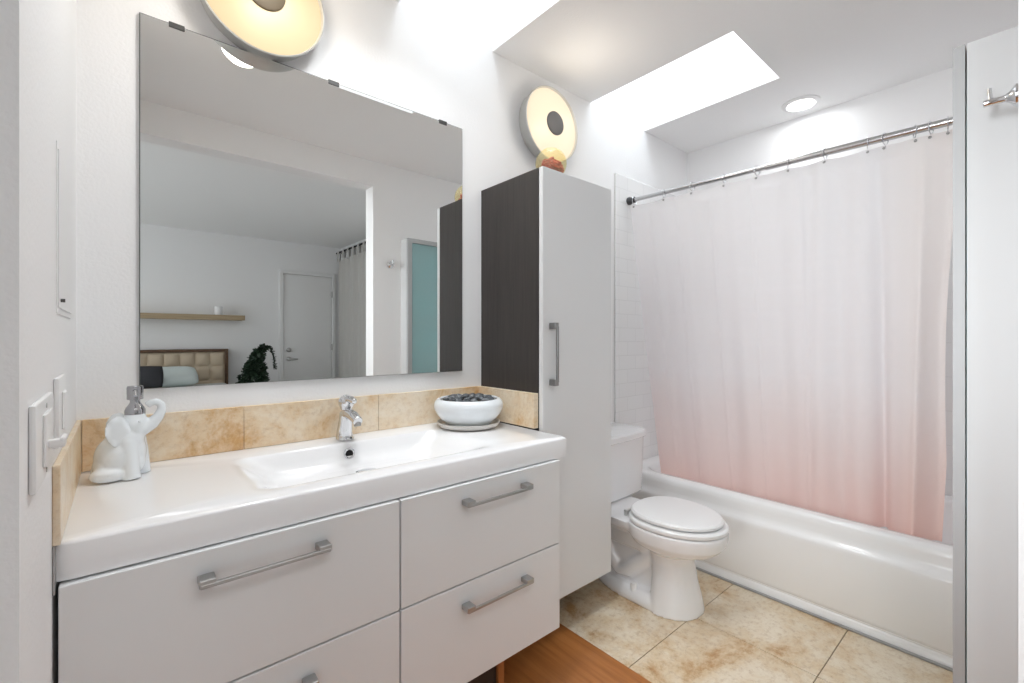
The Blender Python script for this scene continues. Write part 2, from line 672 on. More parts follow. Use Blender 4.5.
for z in (0.94, 1.78):
    mb = MB()
    mb.box((DX1 - .004, YB + .02, z - .05), (DX1 + .012, YB + .05, z + .05), 0.003, 1)
    mb.build('hinge', M['steel'], dr)

# ------------------------------------------------------------------ shower tub
tub = thing('bathtub', 'white enamel bathtub with a smooth apron along the tiled floor', 'bathtub', (2.42, 0.76, 0))
RIM = 0.385
y0, y1 = YF + 0.012, YW - 0.012
prof = [(2.115, RIM), (2.095, RIM - .001), (2.084, RIM - .006), (2.078, RIM - .016), (2.076, RIM - .035), (2.075, RIM - .060),
        (2.071, RIM - .074), (2.063, RIM - .084), (2.056, RIM - .091), (2.053, RIM - .100), (2.053, RIM - .115), (2.054, 0.060), (2.058, 0.050),
        (2.066, 0.044), (2.066, 0.036), (2.058, 0.030), (2.056, 0.0)]
mb = MB()
mb.loft([[(x, y0, z) for x, z in prof], [(x, y1, z) for x, z in prof]], False, False, closed=False)
N = 120
x1 = XT - 0.012
loops = [rrect(2.115, x1, y0, y1, 0.003, N, RIM),
         rrect(2.128, x1 - .05, y0 + .055, y1 - .055, 0.13, N, RIM),
         rrect(2.142, x1 - .064, y0 + .069, y1 - .069, 0.13, N, RIM - .006),
         rrect(2.150, x1 - .072, y0 + .079, y1 - .079, 0.13, N, RIM - .025),
         rrect(2.175, x1 - .095, y0 + .12, y1 - .14, 0.15, N, 0.16),
         rrect(2.215, x1 - .13, y0 + .17, y1 - .22, 0.16, N, 0.085),
         rrect(2.30, x1 - .2, y0 + .3, y1 - .35, 0.16, N, 0.07)]
mb.loft(loops, False, True)
mb.build('tub_shell', M['enamel'], tub, 50)
mb = MB()
mb.lathe([(0.036, 0.068), (0.036, 0.073), (0.022, 0.075), (0.02, 0.071)], (2.44, 0.42, 0), 'Z', 28)
mb.build('drain', M['chrome'], tub)
mb = MB()
mb.box((2.046, y0, 0), (2.0555, y1, 0.010), 0.003, 1)
tag(mb.build('caulk_strip', M['gap']), 'thin grey strip sealing the foot of the bathtub apron', 'strip')

# ------------------------------------------------------------------ curtain rod, rings, curtain
RX, RZ = 2.137, 1.832


def rod_z(y):
    return 1.8205 + (y - 0.19) / 1.3 * 0.0225


rod = thing('curtain_rod', 'metal tension rod carrying the shower curtain above the tub', 'rod', (RX, 0.76, RZ))
mb = MB()
mb.tube([(RX, 0.045, rod_z(.045)), (RX, 0.78, rod_z(.78))], 0.0135, 20)
mb.build('outer_tube', M['rod'], rod)
mb = MB()
mb.tube([(RX, 0.77, rod_z(.77)), (RX, 1.475, rod_z(1.475))], 0.0105, 20)
mb.build('inner_tube', M['rod'], rod)
for ya, yb in ((1.49, 1.45), (0.037, 0.075)):
    mb = MB()
    mb.lathe([(0.021, ya), (0.021, ya + (yb - ya) * .3), (0.016, ya + (yb - ya) * .5), (0.016, yb)], (RX, 0, rod_z(ya)), 'Y', 20)
    mb.build('end_cap', M['rubber'], rod)

ring_y = [1.452, 1.273, 1.12, 0.963, 0.818, 0.695, 0.562, 0.425, 0.373, 0.290, 0.248, 0.205]
ring0 = None
for i, y in enumerate(ring_y):
    tilt = [0, .15, -.2, .1, -.25, .3, -.1, .2, -.3, .35, -.2, .1][i]
    if ring0 is None:
        RZ = rod_z(y)
        ring0 = thing('curtain_ring', '', 'ring', (RX, y, RZ))
        mb = MB()
        pts = []
        for k in range(23):
            a = R(-60 + 300 * k / 22)
            pts.append((RX + 0.020 * math.cos(a), y, RZ - 0.004 + 0.021 * math.sin(a)))
        pts += [(RX + .004, y, RZ - .030), (RX - .003, y, RZ - .040)]
        mb.tube(pts, 0.0017, 8)
        mb.build('wire_hook', M['chrome'], ring0)
        mb = MB()
        mb.ball((RX - .008, y, RZ - .040), 0.0052, 2)
        mb.build('bead', M['steel'], ring0)
        rg = ring0
    else:
        rg = ring0.copy()
        COL.objects.link(rg)
        for ch in ring0.children:
            c = ch.copy()
            COL.objects.link(c)
            c.parent = rg
        rg.location = (RX, y, rod_z(y))
    rg.rotation_euler = (0, 0, tilt)
    rg['group'] = 'shower curtain rings'
    rg['label'] = 'wire curtain ring with a small bead hung over the shower rod'

# the cloth
mb = MB()
NS, NZ = 420, 130
ZB = 0.345
YT0, YT1 = 0.165, 1.480
rs = sorted(ring_y)


def curtain_pt(s, tz):
    # s 0 at the near (right) edge, 1 at the mirror wall; tz 0 top, 1 hem
    yt = YT0 + (YT1 - YT0) * s
    yb = 0.232 + (1.325 - 0.232) * s
    e = tz ** 1.05
    y = yt + (yb - yt) * e
    if s < 0.08:
        y += 0.022 * math.sin(math.pi * min(1, tz * 1.25)) * (0.08 - s) / .08
    near = max(0.0, 1 - s / 0.40)
    # deep folds towards the near end, flat stretched cloth towards the mirror wall
    fold = 0.036 * near * math.sin(2 * math.pi * (s / 0.135) + 0.9 + .25 * tz) * (0.35 + 0.8 * tz)
    fold += 0.034 * math.exp(-((s - 0.150 - 0.025 * (1 - tz)) / 0.016) ** 2) * (0.3 + tz)
    fold -= 0.022 * math.exp(-((s - 0.060 - 0.015 * (1 - tz)) / 0.014) ** 2) * (0.3 + tz)
    fold += 0.014 * math.exp(-((s - 0.365 + 0.02 * (1 - tz)) / 0.020) ** 2) * (1.0 - 0.6 * tz)
    soft = (0.006 + 0.009 * tz) * math.sin(2 * math.pi * s * 4.6 + 0.8 + 0.5 * tz) * (1 - 0.6 * near)
    soft += 0.003 * math.sin(2 * math.pi * s * 11.3 + 1.9 - tz)
    x = RX + 0.012 + 0.064 * tz + fold + soft
    x += 0.005 * noise.noise(Vector((s * 9, tz * 5, 3.1)))
    # packing creases
    for c0 in (.37, .52, .665, .80, .92):
        x -= 0.0030 * max(0.0, 1 - abs(s - c0) / 0.009)
    if s > .2:
        for k, c0 in enumerate((.15, .27, .335, .41, .50, .60, .70, .82)):
            wob = .006 * noise.noise(Vector((s * 6, c0 * 9, 1.7)))
            x -= 0.0022 * max(0.0, 1 - abs(tz + wob - c0) / 0.012) * (0.4 + 0.6 * abs(math.sin(s * 9 + k * 2.1)))
    zt = rod_z(yt) - 0.027
    for q0, q1 in zip(rs, rs[1:]):
        if q0 <= yt <= q1:
            f = (yt - q0) / (q1 - q0)
            zt -= 0.05 * (q1 - q0) * 4 * f * (1 - f)
    z = zt + (ZB - zt) * tz
    if tz < 0.03:
        x = RX - 0.004 + (x - RX + .004) * (tz / 0.03) * 0.8 + (x - RX + .004) * 0.2
    return (x, y, z)


for_grid = [[curtain_pt(i / NS, j / NZ) for i in range(NS + 1)] for j in range(NZ + 1)]
mb.loft(for_grid, False, False, closed=False)
cur = mb.build('shower_curtain', M['curtain'], None, 80)
tag(cur, 'white shower curtain fading to pink at the hem, hung inside the tub', 'curtain')

# ------------------------------------------------------------------ toilet
TX = 1.712
toi = thing('toilet', 'white ceramic toilet with closed lid between tall cabinet and bathtub', 'toilet', (TX, 1.1, 0))


def egg(yc, front, back, hw, z, n=48, p=2.0, cx=TX, pb=2.4):
    pts = []
    for i in range(n):
        a = 2 * math.pi * i / n
        c, s = math.cos(a), math.sin(a)
        q = p if s < 0 else pb
        x = math.copysign(abs(c) ** (2 / q), c) * hw
        y = math.copysign(abs(s) ** (2 / q), s) * (front if s < 0 else back)
        pts.append((cx + x, yc + y, z))
    return pts


b = MB()
# foot plate
b.loft([egg(1.06, .195, .29, .122, 0.0), egg(1.06, .195, .29, .122, .022), egg(1.06, .185, .285, .112, .040),
        egg(1.06, .17, .28, .098, .050)])
# front pedestal flaring up into the bowl
b.loft([egg(.985, .126, .06, .124, 0.0), egg(.985, .117, .06, .115, .05), egg(.985, .100, .06, .098, .12),
        egg(.985, .088, .07, .088, .19), egg(.985, .092, .08, .092, .222), egg(.98, .135, .11, .120, .240), egg(.98, .180, .15, .150, .260),
        egg(.98, .205, .165, .166, .285), egg(.98, .213, .17, .171, .315), egg(.98, .214, .17, .172, .338)])
# bowl back and deck under the tank
b.loft([rrect(TX - .075, TX + .075, 1.02, 1.40, .05, 48, .20), rrect(TX - .10, TX + .10, 1.04, 1.46, .05, 48, .27), rrect(TX - .135, TX + .135, 1.06, 1.485, .05, 48, .300),
        rrect(TX - .14, TX + .14, 1.06, 1.485, .05, 48, .330)])
# rear core and trapway bulges on the flanks
b.loft([rrect(TX - .06, TX + .06, 1.0, 1.33, .04, 40, .02), rrect(TX - .06, TX + .06, 1.0, 1.36, .04, 40, .28)])
for sgn in (-1, 1):
    b.tube([(TX + sgn * .035, 1.02, .22), (TX + sgn * 0.049, 1.09, .15), (TX + sgn * 0.054, 1.15, .095),
            (TX + sgn * 0.052, 1.20, .085), (TX + sgn * 0.052, 1.25, .13), (TX + sgn * 0.052, 1.28, .19), (TX + sgn * 0.049, 1.32, .16), (TX + sgn * .05, 1.33, .05)],
           [.036, .036, .034, .034, .034, .036, .036, .040], 14)
b = fuse(b, 0.0055, 5)
b.build('bowl', M['ceramic'], toi, 60)
for sgn in (-1, 1):
    b = MB()
    b.lathe([(0.014, 0.02), (0.014, 0.062), (0.010, 0.070)], (TX + sgn * .098, 1.10, 0), 'Z', 16)
    b.build('bolt_cap', M['plastic'], toi)
# tank
b = MB()


def tank_loop(z, hw, yb, yf, bow):
    c_ = TX + .034
    lp = rrect(c_ - hw, c_ + hw, yf, yb, .03, 64, z)
    return [(x, y - bow * (1 - ((x - c_) / hw) ** 2) * max(0, min(1, (yb - y) / (yb - yf))), zz) for x, y, zz in lp]


b.loft([tank_loop(.333, .212, 1.482, 1.285, .010), tank_loop(.343, .216, 1.484, 1.278, .012), tank_loop(.48, .217, 1.486, 1.272, .012),
        tank_loop(.604, .218, 1.487, 1.268, .012)])
b.build('tank', M['ceramic'], toi)
b = MB()
b.loft([tank_loop(.604, .221, 1.488, 1.264, .014), tank_loop(.610, .225, 1.489, 1.258, .016), tank_loop(.632, .225, 1.489, 1.258, .016),
        tank_loop(.642, .219, 1.487, 1.265, .016), tank_loop(.646, .195, 1.475, 1.28, .014)])
b.build('tank_lid', M['ceramic'], toi, 30)
b = MB()
b.tube([(TX - .15, 1.27, .565), (TX - .15, 1.246, .565)], .011, 12)
b.tube([(TX - .15, 1.246, .565), (TX - .08, 1.240, .556)], [.008, .006], 10)
b.build('flush_lever', M['chrome'], toi)
# seat and lid
b = MB()
b.loft([egg(.98, .208, .16, .166, .3405), egg(.98, .214, .162, .171, .345), egg(.98, .214, .162, .171, .355), egg(.98, .208, .158, .165, .361)])
b.build('seat', M['plastic'], toi)
b = MB()
b.loft([egg(.98, .190, .155, .151, .3645), egg(.98, .196, .157, .156, .369), egg(.98, .196, .157, .156, .377), egg(.98, .190, .152, .150, .383),
        egg(.98, .15, .12, .118, .3855)])
b.build('seat_cover', M['plastic'], toi)
for sgn in (-1, 1):
    b = MB()
    b.box((TX + sgn * .070 - .020, 1.137, .329), (TX + sgn * .070 + .020, 1.157, .358), .006, 2)
    b.build('hinge', M['rim'], toi)

vl = thing('water_valve', 'small dark water shutoff valve on the wall behind the toilet', 'valve', (1.56, 1.47, 0.16))
b = MB()
b.lathe([(.024, 1.499), (.024, 1.494), (.009, 1.49), (.009, 1.46)], (1.56, 0, .16), 'Y', 18)
b.ball((1.56, 1.445, .16), (.016, .02, .016))
b.build('valve_body', M['rubber'], vl)
b = MB()
b.tube([(1.56, 1.445, .17), (1.53, 1.44, .24), (1.528, 1.43, .30), (1.53, 1.42, .326)], .005, 8)
b.build('supply_hose', M['steel'], vl)

# ------------------------------------------------------------------ vanity
van = thing('vanity_cabinet', 'wall-hung white vanity cabinet with four drawers under the sink', 'cabinet', (0.5, 1.25, 0.17))
VX0, VX1, VZ0, VZ1 = -0.072, 1.050, 0.173, 0.703
YFV = 0.988
mb = MB()
th = 0.018
mb.box((VX0 + .002, YFV + .021, VZ0), (VX0 + .002 + th, 1.498, VZ1 - .004)).box((VX1 - .002 - th, YFV + .021, VZ0), (VX1 - .002, 1.498, VZ1 - .004))
mb.box((VX0 + .002, YFV + .021, VZ0), (VX1 - .002, 1.498, VZ0 + th)).box((VX0 + .02, 1.485, VZ0), (VX1 - .02, 1.498, VZ1 - .004))
mb.box((0.494, YFV + .021, VZ0), (0.512, 1.485, VZ1 - .004)).box((VX0 + .02, YFV + .021, VZ1 - .05), (VX1 - .02, YFV + .04, VZ1 - .004))
mb.build('carcass', M['lacquer'], van)
ZM = 0.440
gp = 0.0022
hand = [(0.105, 0.334, 0.651), (0.677, 0.909, 0.655), (0.079, 0.308, 0.381), (0.677, 0.911, 0.382)]
fronts = [(VX0, 0.503 - gp, ZM + gp, VZ1 - .003), (0.503 + gp, VX1, ZM + gp, VZ1 - .003), (VX0, 0.503 - gp, VZ0, ZM - gp), (0.503 + gp, VX1, VZ0, ZM - gp)]
for (a, bb, c0, c1), (h0, h1, hz) in zip(fronts, hand):
    mb = MB()
    mb.box((a, YFV, c0), (bb, YFV + .019, c1), .0012, 1)
    # drawer box behind the front
    mb.box((a + .04, YFV + .019, c0 + .02), (bb - .04, 1.46, c0 + .14))
    d = mb.build('drawer', M['lacquer'], van)
    mb = MB()
    for hx in (h0, h1 - .026):
        mb.box((hx, YFV - .030, hz - .007), (hx + .026, YFV, hz + .007), .0015, 1)
    mb.box((h0 + .002, YFV - .031, hz - .0075), (h1 - .002, YFV - .022, hz - .0005), .001, 1)
    mb.build('handle', M['steel'], d)

# sink top
CT = 0.765
CX0, CX1, CY0, CY1 = -0.0755, 1.098, 0.998, 1.4985
top = thing('sink_top', 'white ceramic countertop with a wide moulded washbasin', 'sink', (0.52, 1.25, 0.705))
mb = MB()
N = 160
BX0, BX1, BY0, BY1 = 0.205, 0.865, 1.050, 1.388
bev = .006
loops = [rrect(CX0 + .012, CX1 - .012, CY0 + .012, CY1, .002, N, VZ1 + .001),
         rrect(CX0, CX1, CY0, CY1, .004, N, VZ1 + .001),
         rrect(CX0, CX1, CY0, CY1, .004, N, CT - bev),
         rrect(CX0 + .002, CX1 - .002, CY0 + .002, CY1 - .001, .005, N, CT - .002),
         rrect(CX0 + bev, CX1 - bev, CY0 + bev, CY1 - .001, .006, N, CT)]
mb.loft(loops, True, False)


def ring_from(x0, x1, y0_, y1_, rad, z):
    return rrect(x0, x1, y0_, y1_, rad, N, z)


def bas(ds, df, db, z, rad):
    return ring_from(BX0 + ds, BX1 - ds, BY0 + df, BY1 - db, rad, CT - z)


basin = [bas(0, 0, 0, 0, .05), bas(.010, .012, .003, .0012, .05), bas(.022, .026, .006, .005, .05), bas(.040, .050, .010, .015, .05),
         bas(.062, .085, .015, .032, .05), bas(.082, .115, .021, .047, .05), bas(.105, .145, .032, .056, .05), bas(.14, .165, .055, .060, .045),
         bas(.20, .17, .11, .0625, .02)]
# deck between the outer edge and the basin: same angular stations
mb.loft(basin, False, True)
bmesh.ops.remove_doubles(mb.bm, verts=list(mb.bm.verts), dist=1e-6)
# bridge the deck
outer = rrect(CX0 + bev, CX1 - bev, CY0 + bev, CY1 - .001, .006, N, CT)
inner = basin[0]
def find(p):
    return min((v for v in mb.bm.verts), key=lambda v: (v.co - Vector(p)).length_squared)
ov = [find(p) for p in outer]
iv = [find(p) for p in inner]
for i in range(N):
    j = (i + 1) % N
    try:
        mb.bm.faces.new((ov[i], ov[j], iv[j], iv[i]))
    except ValueError:
        pass
mb.build('basin_top', M['ceramic'], top, 40)
mb = MB()
oc = Vector((0.528, BY1 - .0165, CT - .031))
mb.lathe([(.0165, .004), (.0165, -.004), (.0135, -.006), (.011, -.004), (.011, .003)], oc, 'Y', 28, False, False)
mb.build('overflow_ring', M['chrome'], top)
mb = MB()
mb.lathe([(.0112, -.001), (.0112, .004)], oc, 'Y', 24)
mb.build('overflow_hole', M['dark'], top)
mb = MB()
mb.lathe([(.031, CT - .0622), (.031, CT - .060), (.024, CT - .058), (0.005, CT - .057)], (0.535, 1.255, 0), 'Z', 28)
mb.build('drain', M['chrome'], top)

# backsplash strips
SZ = 0.889
mb = MB()
for a, bb in ((XL + .0105, 0.2685), (0.2695, 0.6745), (0.6755, 1.0805), (1.0815, 1.1005)):
    mb.box((a, 1.4885, CT + .001), (bb, 1.4995, SZ), .0008, 1)
tag(mb.build('stone_backsplash', M['splash']), 'long strip of beige stone tile below the mirror', 'backsplash')
mb = MB()
mb.box((XL + .0005, 0.985, CT + .001), (XL + .0095, 1.4995, SZ), .001, 1)
tag(mb.build('stone_backsplash', M['splash']), 'short beige stone tile on the left wall beside the elephant', 'backsplash')
mb = MB()
mb.box((1.1010, 1.160, CT + .001), (1.1225, 1.4995, SZ), .001, 1)
tag(mb.build('stone_backsplash', M['splash']), 'short beige stone tile against the dark cabinet side beside the bowl', 'backsplash')
mb = MB()
mb.box((XL + .0003, 0.985, 0.69), (CX0 - .0003, 1.49, CT), .001, 1)
tag(mb.build('caulk_strip', M['gap']), 'rough grey caulk between the left wall and the countertop end', 'strip')

# faucet
FX, FY = 0.535, 1.425
fa = thing('faucet', 'chrome single-lever faucet standing behind the washbasin', 'faucet', (FX, FY, CT))
mb = MB()
mb.lathe([(.027, CT + .0005), (.027, CT + .006), (.024, CT + .009)], (FX, FY, 0), 'Z', 28)
mb.tube([(FX, FY + .004, CT + .005), (FX, FY + .002, CT + .03), (FX, FY - .006, CT + .062), (FX, FY - .012, CT + .088)], [.0265, .0235, .0205, .020], 24)
# spout
mb.tube([(FX, FY - .004, CT + .082), (FX, FY - .035, CT + .088), (FX, FY - .070, CT + .084), (FX, FY - .106, CT + .072)], [.017, .0165, .016, .0145], 20)
bd = fuse(mb, .0018, 16)
bd.build('body', M['chrome'], fa, 60)
mb = MB()
mb.tube([(FX, FY - .098, CT + .068), (FX, FY - .101, CT + .058)], .0105, 16)
mb.build('aerator', M['steel'], fa)
mb = MB()
mb.ball((FX, FY - .014, CT + .120), (.0245, .027, .024), 3)
mb.tube([(FX, FY - .012, CT + .098), (FX, FY - .013, CT + .110)], .019, 24)
mb.tube([(FX, FY - .02, CT + .130), (FX, FY - .055, CT + .132), (FX, FY - .080, CT + .129)], [.013, .011, .008], 14)
lv = fuse(mb, .0018, 14)
lv.build('lever', M['chrome'], fa, 60)

# ------------------------------------------------------------------ elephant soap dispenser
EC = Vector((0.000, 1.372, CT + .001))
ay = Vector((EC.x, EC.y, 0)).normalized()     # it stands broadside to the doorway
ax = Vector((ay.y, -ay.x, 0))
KX = 0.72


def E(x, z, d=0.0):
    return EC + ax * (x * KX) + ay * d + Vector((0, 0, z))


RE = Matrix((ax, ay, Vector((0, 0, 1)))).transposed()
el = thing('soap_dispenser', 'white ceramic elephant soap dispenser with raised trunk and chrome pump', 'soap dispenser', EC)
mb = MB()
mb.ball(E(-.004, .050), (.043, .042, .050), 3, RE)
mb.ball(E(.012, .086), (.036, .036, .040), 3, RE)
mb.ball(E(.032, .116), (.026, .030, .032), 3, RE)
mb.tube([E(.036, .118), E(.037, .147)], [.026, .018], 20)
mb.ball(E(-.026, .016, -.026), (.034, .022, .018), 3, RE)
mb.ball(E(-.036, .030, .0), (.022, .034, .030), 3, RE)
mb.ball(E(-.026, .016, .026), (.034, .020, .017), 3, RE)
mb.tube([E(.016, .082, -.016), E(.024, .045, -.026), E(.028, .012, -.030), E(.029, .0, -.031)], [.022, .0165, .0155, .0175], 16)
mb.tube([E(.036, .085, .014), E(.050, .050, .020), E(.056, .015, .022), E(.057, .0, .022)], [.022, .0165, .0150, .0165], 16)
mb.ball(E(.036, .056, .0), (.022, .028, .038), 3, RE)
mb.ball(E(.042, .034, -.004), (.016, .024, .026), 3, RE)
mb.tube([E(.044, .112), E(.062, .110), (E(.080, .118)), E(.096, .132), E(.106, .148), E(.104, .161), E(.092, .168), E(.078, .167), E(.066, .160)],
        [.022, .018, .0145, .0115, .0095, .0085, .0080, .0078, .0082], 16)
body = fuse(mb, .0028, 6)
# sit flat
for v in body.bm.verts:
    if v.co.z < EC.z:
        v.co.z = EC.z
body.build('body', M['matte_ceramic'], el, 70)
for sd in (-1, 1):
    mb = MB()
    lp_out, lp_in, lp_back = [], [], []
    n = 40
    for i in range(n):
        a = 2 * math.pi * i / n
        rx = .030 * (1 + .10 * math.cos(2 * a + .6))
        rz = .036
        x = -.004 + rx * math.cos(a)
        z = .110 + rz * math.sin(a)
        wob = .0018 * math.cos(6 * a)
        off = sd * (.034 + .010 * (-math.cos(a) * .9) + wob)
        lp_out.append(E(x, z, off))
        lp_in.append(E(-.004 + rx * .72 * math.cos(a), .110 + rz * .72 * math.sin(a), sd * (.0365 + .004 * (-math.cos(a)) + wob * .6)))
        lp_back.append(E(-.002 + rx * .8 * math.cos(a), .110 + rz * .8 * math.sin(a), sd * .0225))
    mb.loft([lp_back, lp_out, lp_in], True, True)
    er = fuse(mb, .0022, 4)
    er.build('ear', M['matte_ceramic'], el, 70)
for sd in (-1,):
    mb = MB()
    mb.ball(E(.047, .128, sd * .0275), .0026)
    mb.build('eye', M['matte_ceramic'], el)
mb = MB()
pc = E(.037, 0)
mb.lathe([(.0195, EC.z + .143), (.0195, EC.z + .152), (.0165, EC.z + .159), (.0115, EC.z + .166), (.0095, EC.z + .170),
          (.0095, EC.z + .176), (.0150, EC.z + .177), (.0155, EC.z + .204), (.0140, EC.z + .208)], (pc.x, pc.y, 0), 'Z', 28)
q = [E(.037, .197, -.013), E(.037, .197, -.032), E(.037, .188, -.042)]
mb.tube(q, [.0045, .0042, .0035], 12)
mb.build('pump', M['pump_chrome'], el)

# ------------------------------------------------------------------ planter bowl with pebbles
BC = Vector((0.958, 1.352, CT + .001))
sa = thing('saucer', 'round grey-rimmed saucer under the pebble bowl on the counter', 'saucer', BC)
mb = MB()
mb.lathe([(.085, BC.z), (.104, BC.z + .004), (.113, BC.z + .016), (.113, BC.z + .020), (.109, BC.z + .020), (.100, BC.z + .010), (.06, BC.z + .008)],
         (BC.x, BC.y, 0), 'Z', 56)
mb.build('dish', M['saucer'], sa)
bz = BC.z + .0085
bo = thing('planter_bowl', 'squat white glazed bowl filled with dark pebbles beside the cabinet', 'bowl', (BC.x, BC.y, bz))
mb = MB()
mb.lathe([(.072, bz), (.080, bz + .004), (.098, bz + .020), (.114, bz + .040), (.123, bz + .058), (.125, bz + .070), (.122, bz + .082),
          (.114, bz + .091), (.108, bz + .094), (.103, bz + .092), (.101, bz + .086), (.104, bz + .07), (.09, bz + .05)], (BC.x, BC.y, 0), 'Z', 64)
mb.build('glazed_bowl', M['matte_ceramic'], bo)
mb = MB()
mb.lathe([(.100, bz + .07), (.100, bz + .079), (.05, bz + .081)], (BC.x, BC.y, 0), 'Z', 32)
mb.build('gravel', M['gravel'], bo)
rnd = random.Random(7)
spots = []
tries = 0
while len(spots) < 34 and tries < 4000:
    tries += 1
    a = rnd.uniform(0, 6.283)
    rr = .088 * math.sqrt(rnd.random())
    p = (rr * math.cos(a), rr * math.sin(a))
    if all(math.dist(p, q_) > .0215 for q_ in spots):
        spots.append(p)
protos = []
for k in range(4):
    mb = MB()
    t_ = bmesh.new()
    bmesh.ops.create_icosphere(t_, subdivisions=3, radius=1)
    for v in t_.verts:
        f = 1 + .16 * noise.noise(v.co * 1.1 + Vector((k * 7.1, 0, 0)))
        v.co = Vector((v.co.x * .0165 * f, v.co.y * .0125 * f, v.co.z * .0078 * f))
    mb.merge(t_)
    protos.append(mb)
pm = []
for k, mb in enumerate(protos):
    o = mb.build('pebble', M['pebble'] if k % 4 else M['pebble_grey'], None, 80)
    pm.append(o)
for i, p in enumerate(spots):
    src = pm[i % 4]
    o = src if i < 4 else src.copy()
    if i >= 4:
        COL.objects.link(o)
    rr = math.hypot(*p)
    o.location = (BC.x + p[0], BC.y + p[1], bz + .088 + .007 * (1 - rr / .09) + rnd.uniform(0, .004))
    o.rotation_euler = (rnd.uniform(-.35, .35), rnd.uniform(-.35, .35), rnd.uniform(0, 6.28))
    s_ = rnd.uniform(.85, 1.15)
    o.scale = (s_, s_, s_)
    tag(o, 'smooth dark grey pebble heaped in the white bowl', 'pebble', 'pebbles in the white bowl')

# ------------------------------------------------------------------ wall mirror
mi = thing('wall_mirror', 'large frameless rectangular mirror above the sink', 'mirror', (0.532, 1.498, 0.956))
MX0, MX1, MZ0, MZ1 = 0.039, 1.025, 0.956, 1.910
mb = MB()
mb.box((MX0 - .002, 1.4925, MZ0 - .001), (MX1 + .0015, 1.4998, MZ1 + .0025))
mb.build('backing', M['mirror_edge'], mi, 0)
mb = MB()
mb.box((MX0, 1.4910, MZ0), (MX1, 1.4924, MZ1))
mb.build('mirror_glass', M['mirror'], mi, 0)
for x in (0.114, 0.524, 0.936):
    mb = MB()
    mb.box((x - .017, 1.4885, MZ1 - .008), (x + .017, 1.4995, MZ1 + .006), .001, 1)
    mb.build('clip', M['silver_screw'], mi)

# ------------------------------------------------------------------ tall cabinet
tc_ = thing('tall_cabinet', 'tall wall cabinet with dark veneer sides and a pale grey door', 'cabinet', (1.32, 1.33, 0.135))
TX0, TX1, TZ0, TZ1 = 1.124, 1.516, 0.137, 1.690
mb = MB()
mb.box((TX0, 1.163, TZ0), (TX1, 1.499, TZ1), .001, 1)
mb.build('cabinet_body', M['wenge'], tc_)
mb = MB()
mb.box((TX0 + .001, 1.140, TZ0 - .002), (TX1, 1.160, TZ1), .0015, 1)
dd = mb.build('door', M['door_lacquer'], tc_)
mb = MB()
hx = 1.166
for z in (0.927, 1.128):
    mb.box((hx - .010, 1.110, z - .011), (hx + .010, 1.140, z + .011), .0015, 1)
mb.box((hx + .001, 1.109, 0.928), (hx + .010, 1.117, 1.127), .001, 1)
mb.build('handle', M['dark_steel'], dd)

# glass globe with red petals
gc = Vector((1.243, 1.215, TZ1))
gl = thing('glass_globe', 'amber glass globe holding red petals on top of the tall cabinet', 'ornament', gc)
mb = MB()
gp_ = []
for k in range(17):
    a = R(-76 + 146 * k / 16)
    gp_.append((.060 * math.cos(a), gc.z + .0575 + .059 * math.sin(a)))
gp_ += [(r_ - .003, z_ + (.002 if i_ > 12 else 0)) for i_, (r_, z_) in enumerate(reversed(gp_))]
mb.lathe(gp_, (gc.x, gc.y, 0), 'Z', 40)
mb.build('globe', M['amber_glass'], gl)
mb = MB()
rnd = random.Random(3)
for k in range(70):
    a = rnd.uniform(0, 6.283)
    rr = .040 * math.sqrt(rnd.random())
    mb.ball((gc.x + rr * math.cos(a), gc.y + rr * math.sin(a), gc.z + .022 + rnd.uniform(0, .070) * (1 - rr / .07)), (.015, .012, .005), 1,
            Matrix.Rotation(rnd.uniform(-1, 1), 3, 'X') @ Matrix.Rotation(rnd.uniform(0, 6), 3, 'Z'))
o = mb.build('red_petals', M['petal'], gl)
o['kind'] = 'stuff'

# ------------------------------------------------------------------ round wall lamps
def sconce(x, z, lens, cap, label, glow):
    s = thing('wall_lamp', label, 'wall lamp', (x, 1.5, z))
    mb = MB()
    mb.lathe([(.155, 1.4995), (.158, 1.475), (.164, 1.452), (.167, 1.446), (.167, 1.440), (.1635, 1.438), (.161, 1.442), (.159, 1.449)],
             (x, 0, z), 'Y', 72, True, False)
    mb.build('metal_rim', M['rim'], s, 40)
    mb = MB()
    pr = [(.1595, 1.448)]
    for k in range(1, 9):
        f = k / 8
        pr.append((.1595 - .1545 * f, 1.448 - .022 * math.sin(f * math.pi / 2)))
    mb.lathe(pr, (x, 0, z), 'Y', 72, False, True)
    mb.build('opal_lens', lens, s, 60)
    mb = MB()
    mb.lathe([(.052, 1.436), (.052, 1.424), (.049, 1.4215), (.01, 1.4205)], (x, 0, z), 'Y', 48)
    mb.build('centre_cap', cap, s, 40)
    l = bpy.data.lights.new('wall_lamp_glow', 'POINT')
    l.energy = glow
    l.color = (1, .92, .80)
    l.shadow_soft_size = .07
    lo_ = bpy.data.objects.new('wall_lamp_glow', l)
    lo_.location = (x, 1.25, z + .0)
    COL.objects.link(lo_)
    return s


sconce(0.311, 2.064, M['lamp_amber'], M['cap_bronze'], 'round lit wall lamp above the mirror', 1.7)
sconce(1.487, 2.053, M['lamp_warm'], M['cap'], 'round lit wall lamp above the tall cabinet', 0.7)

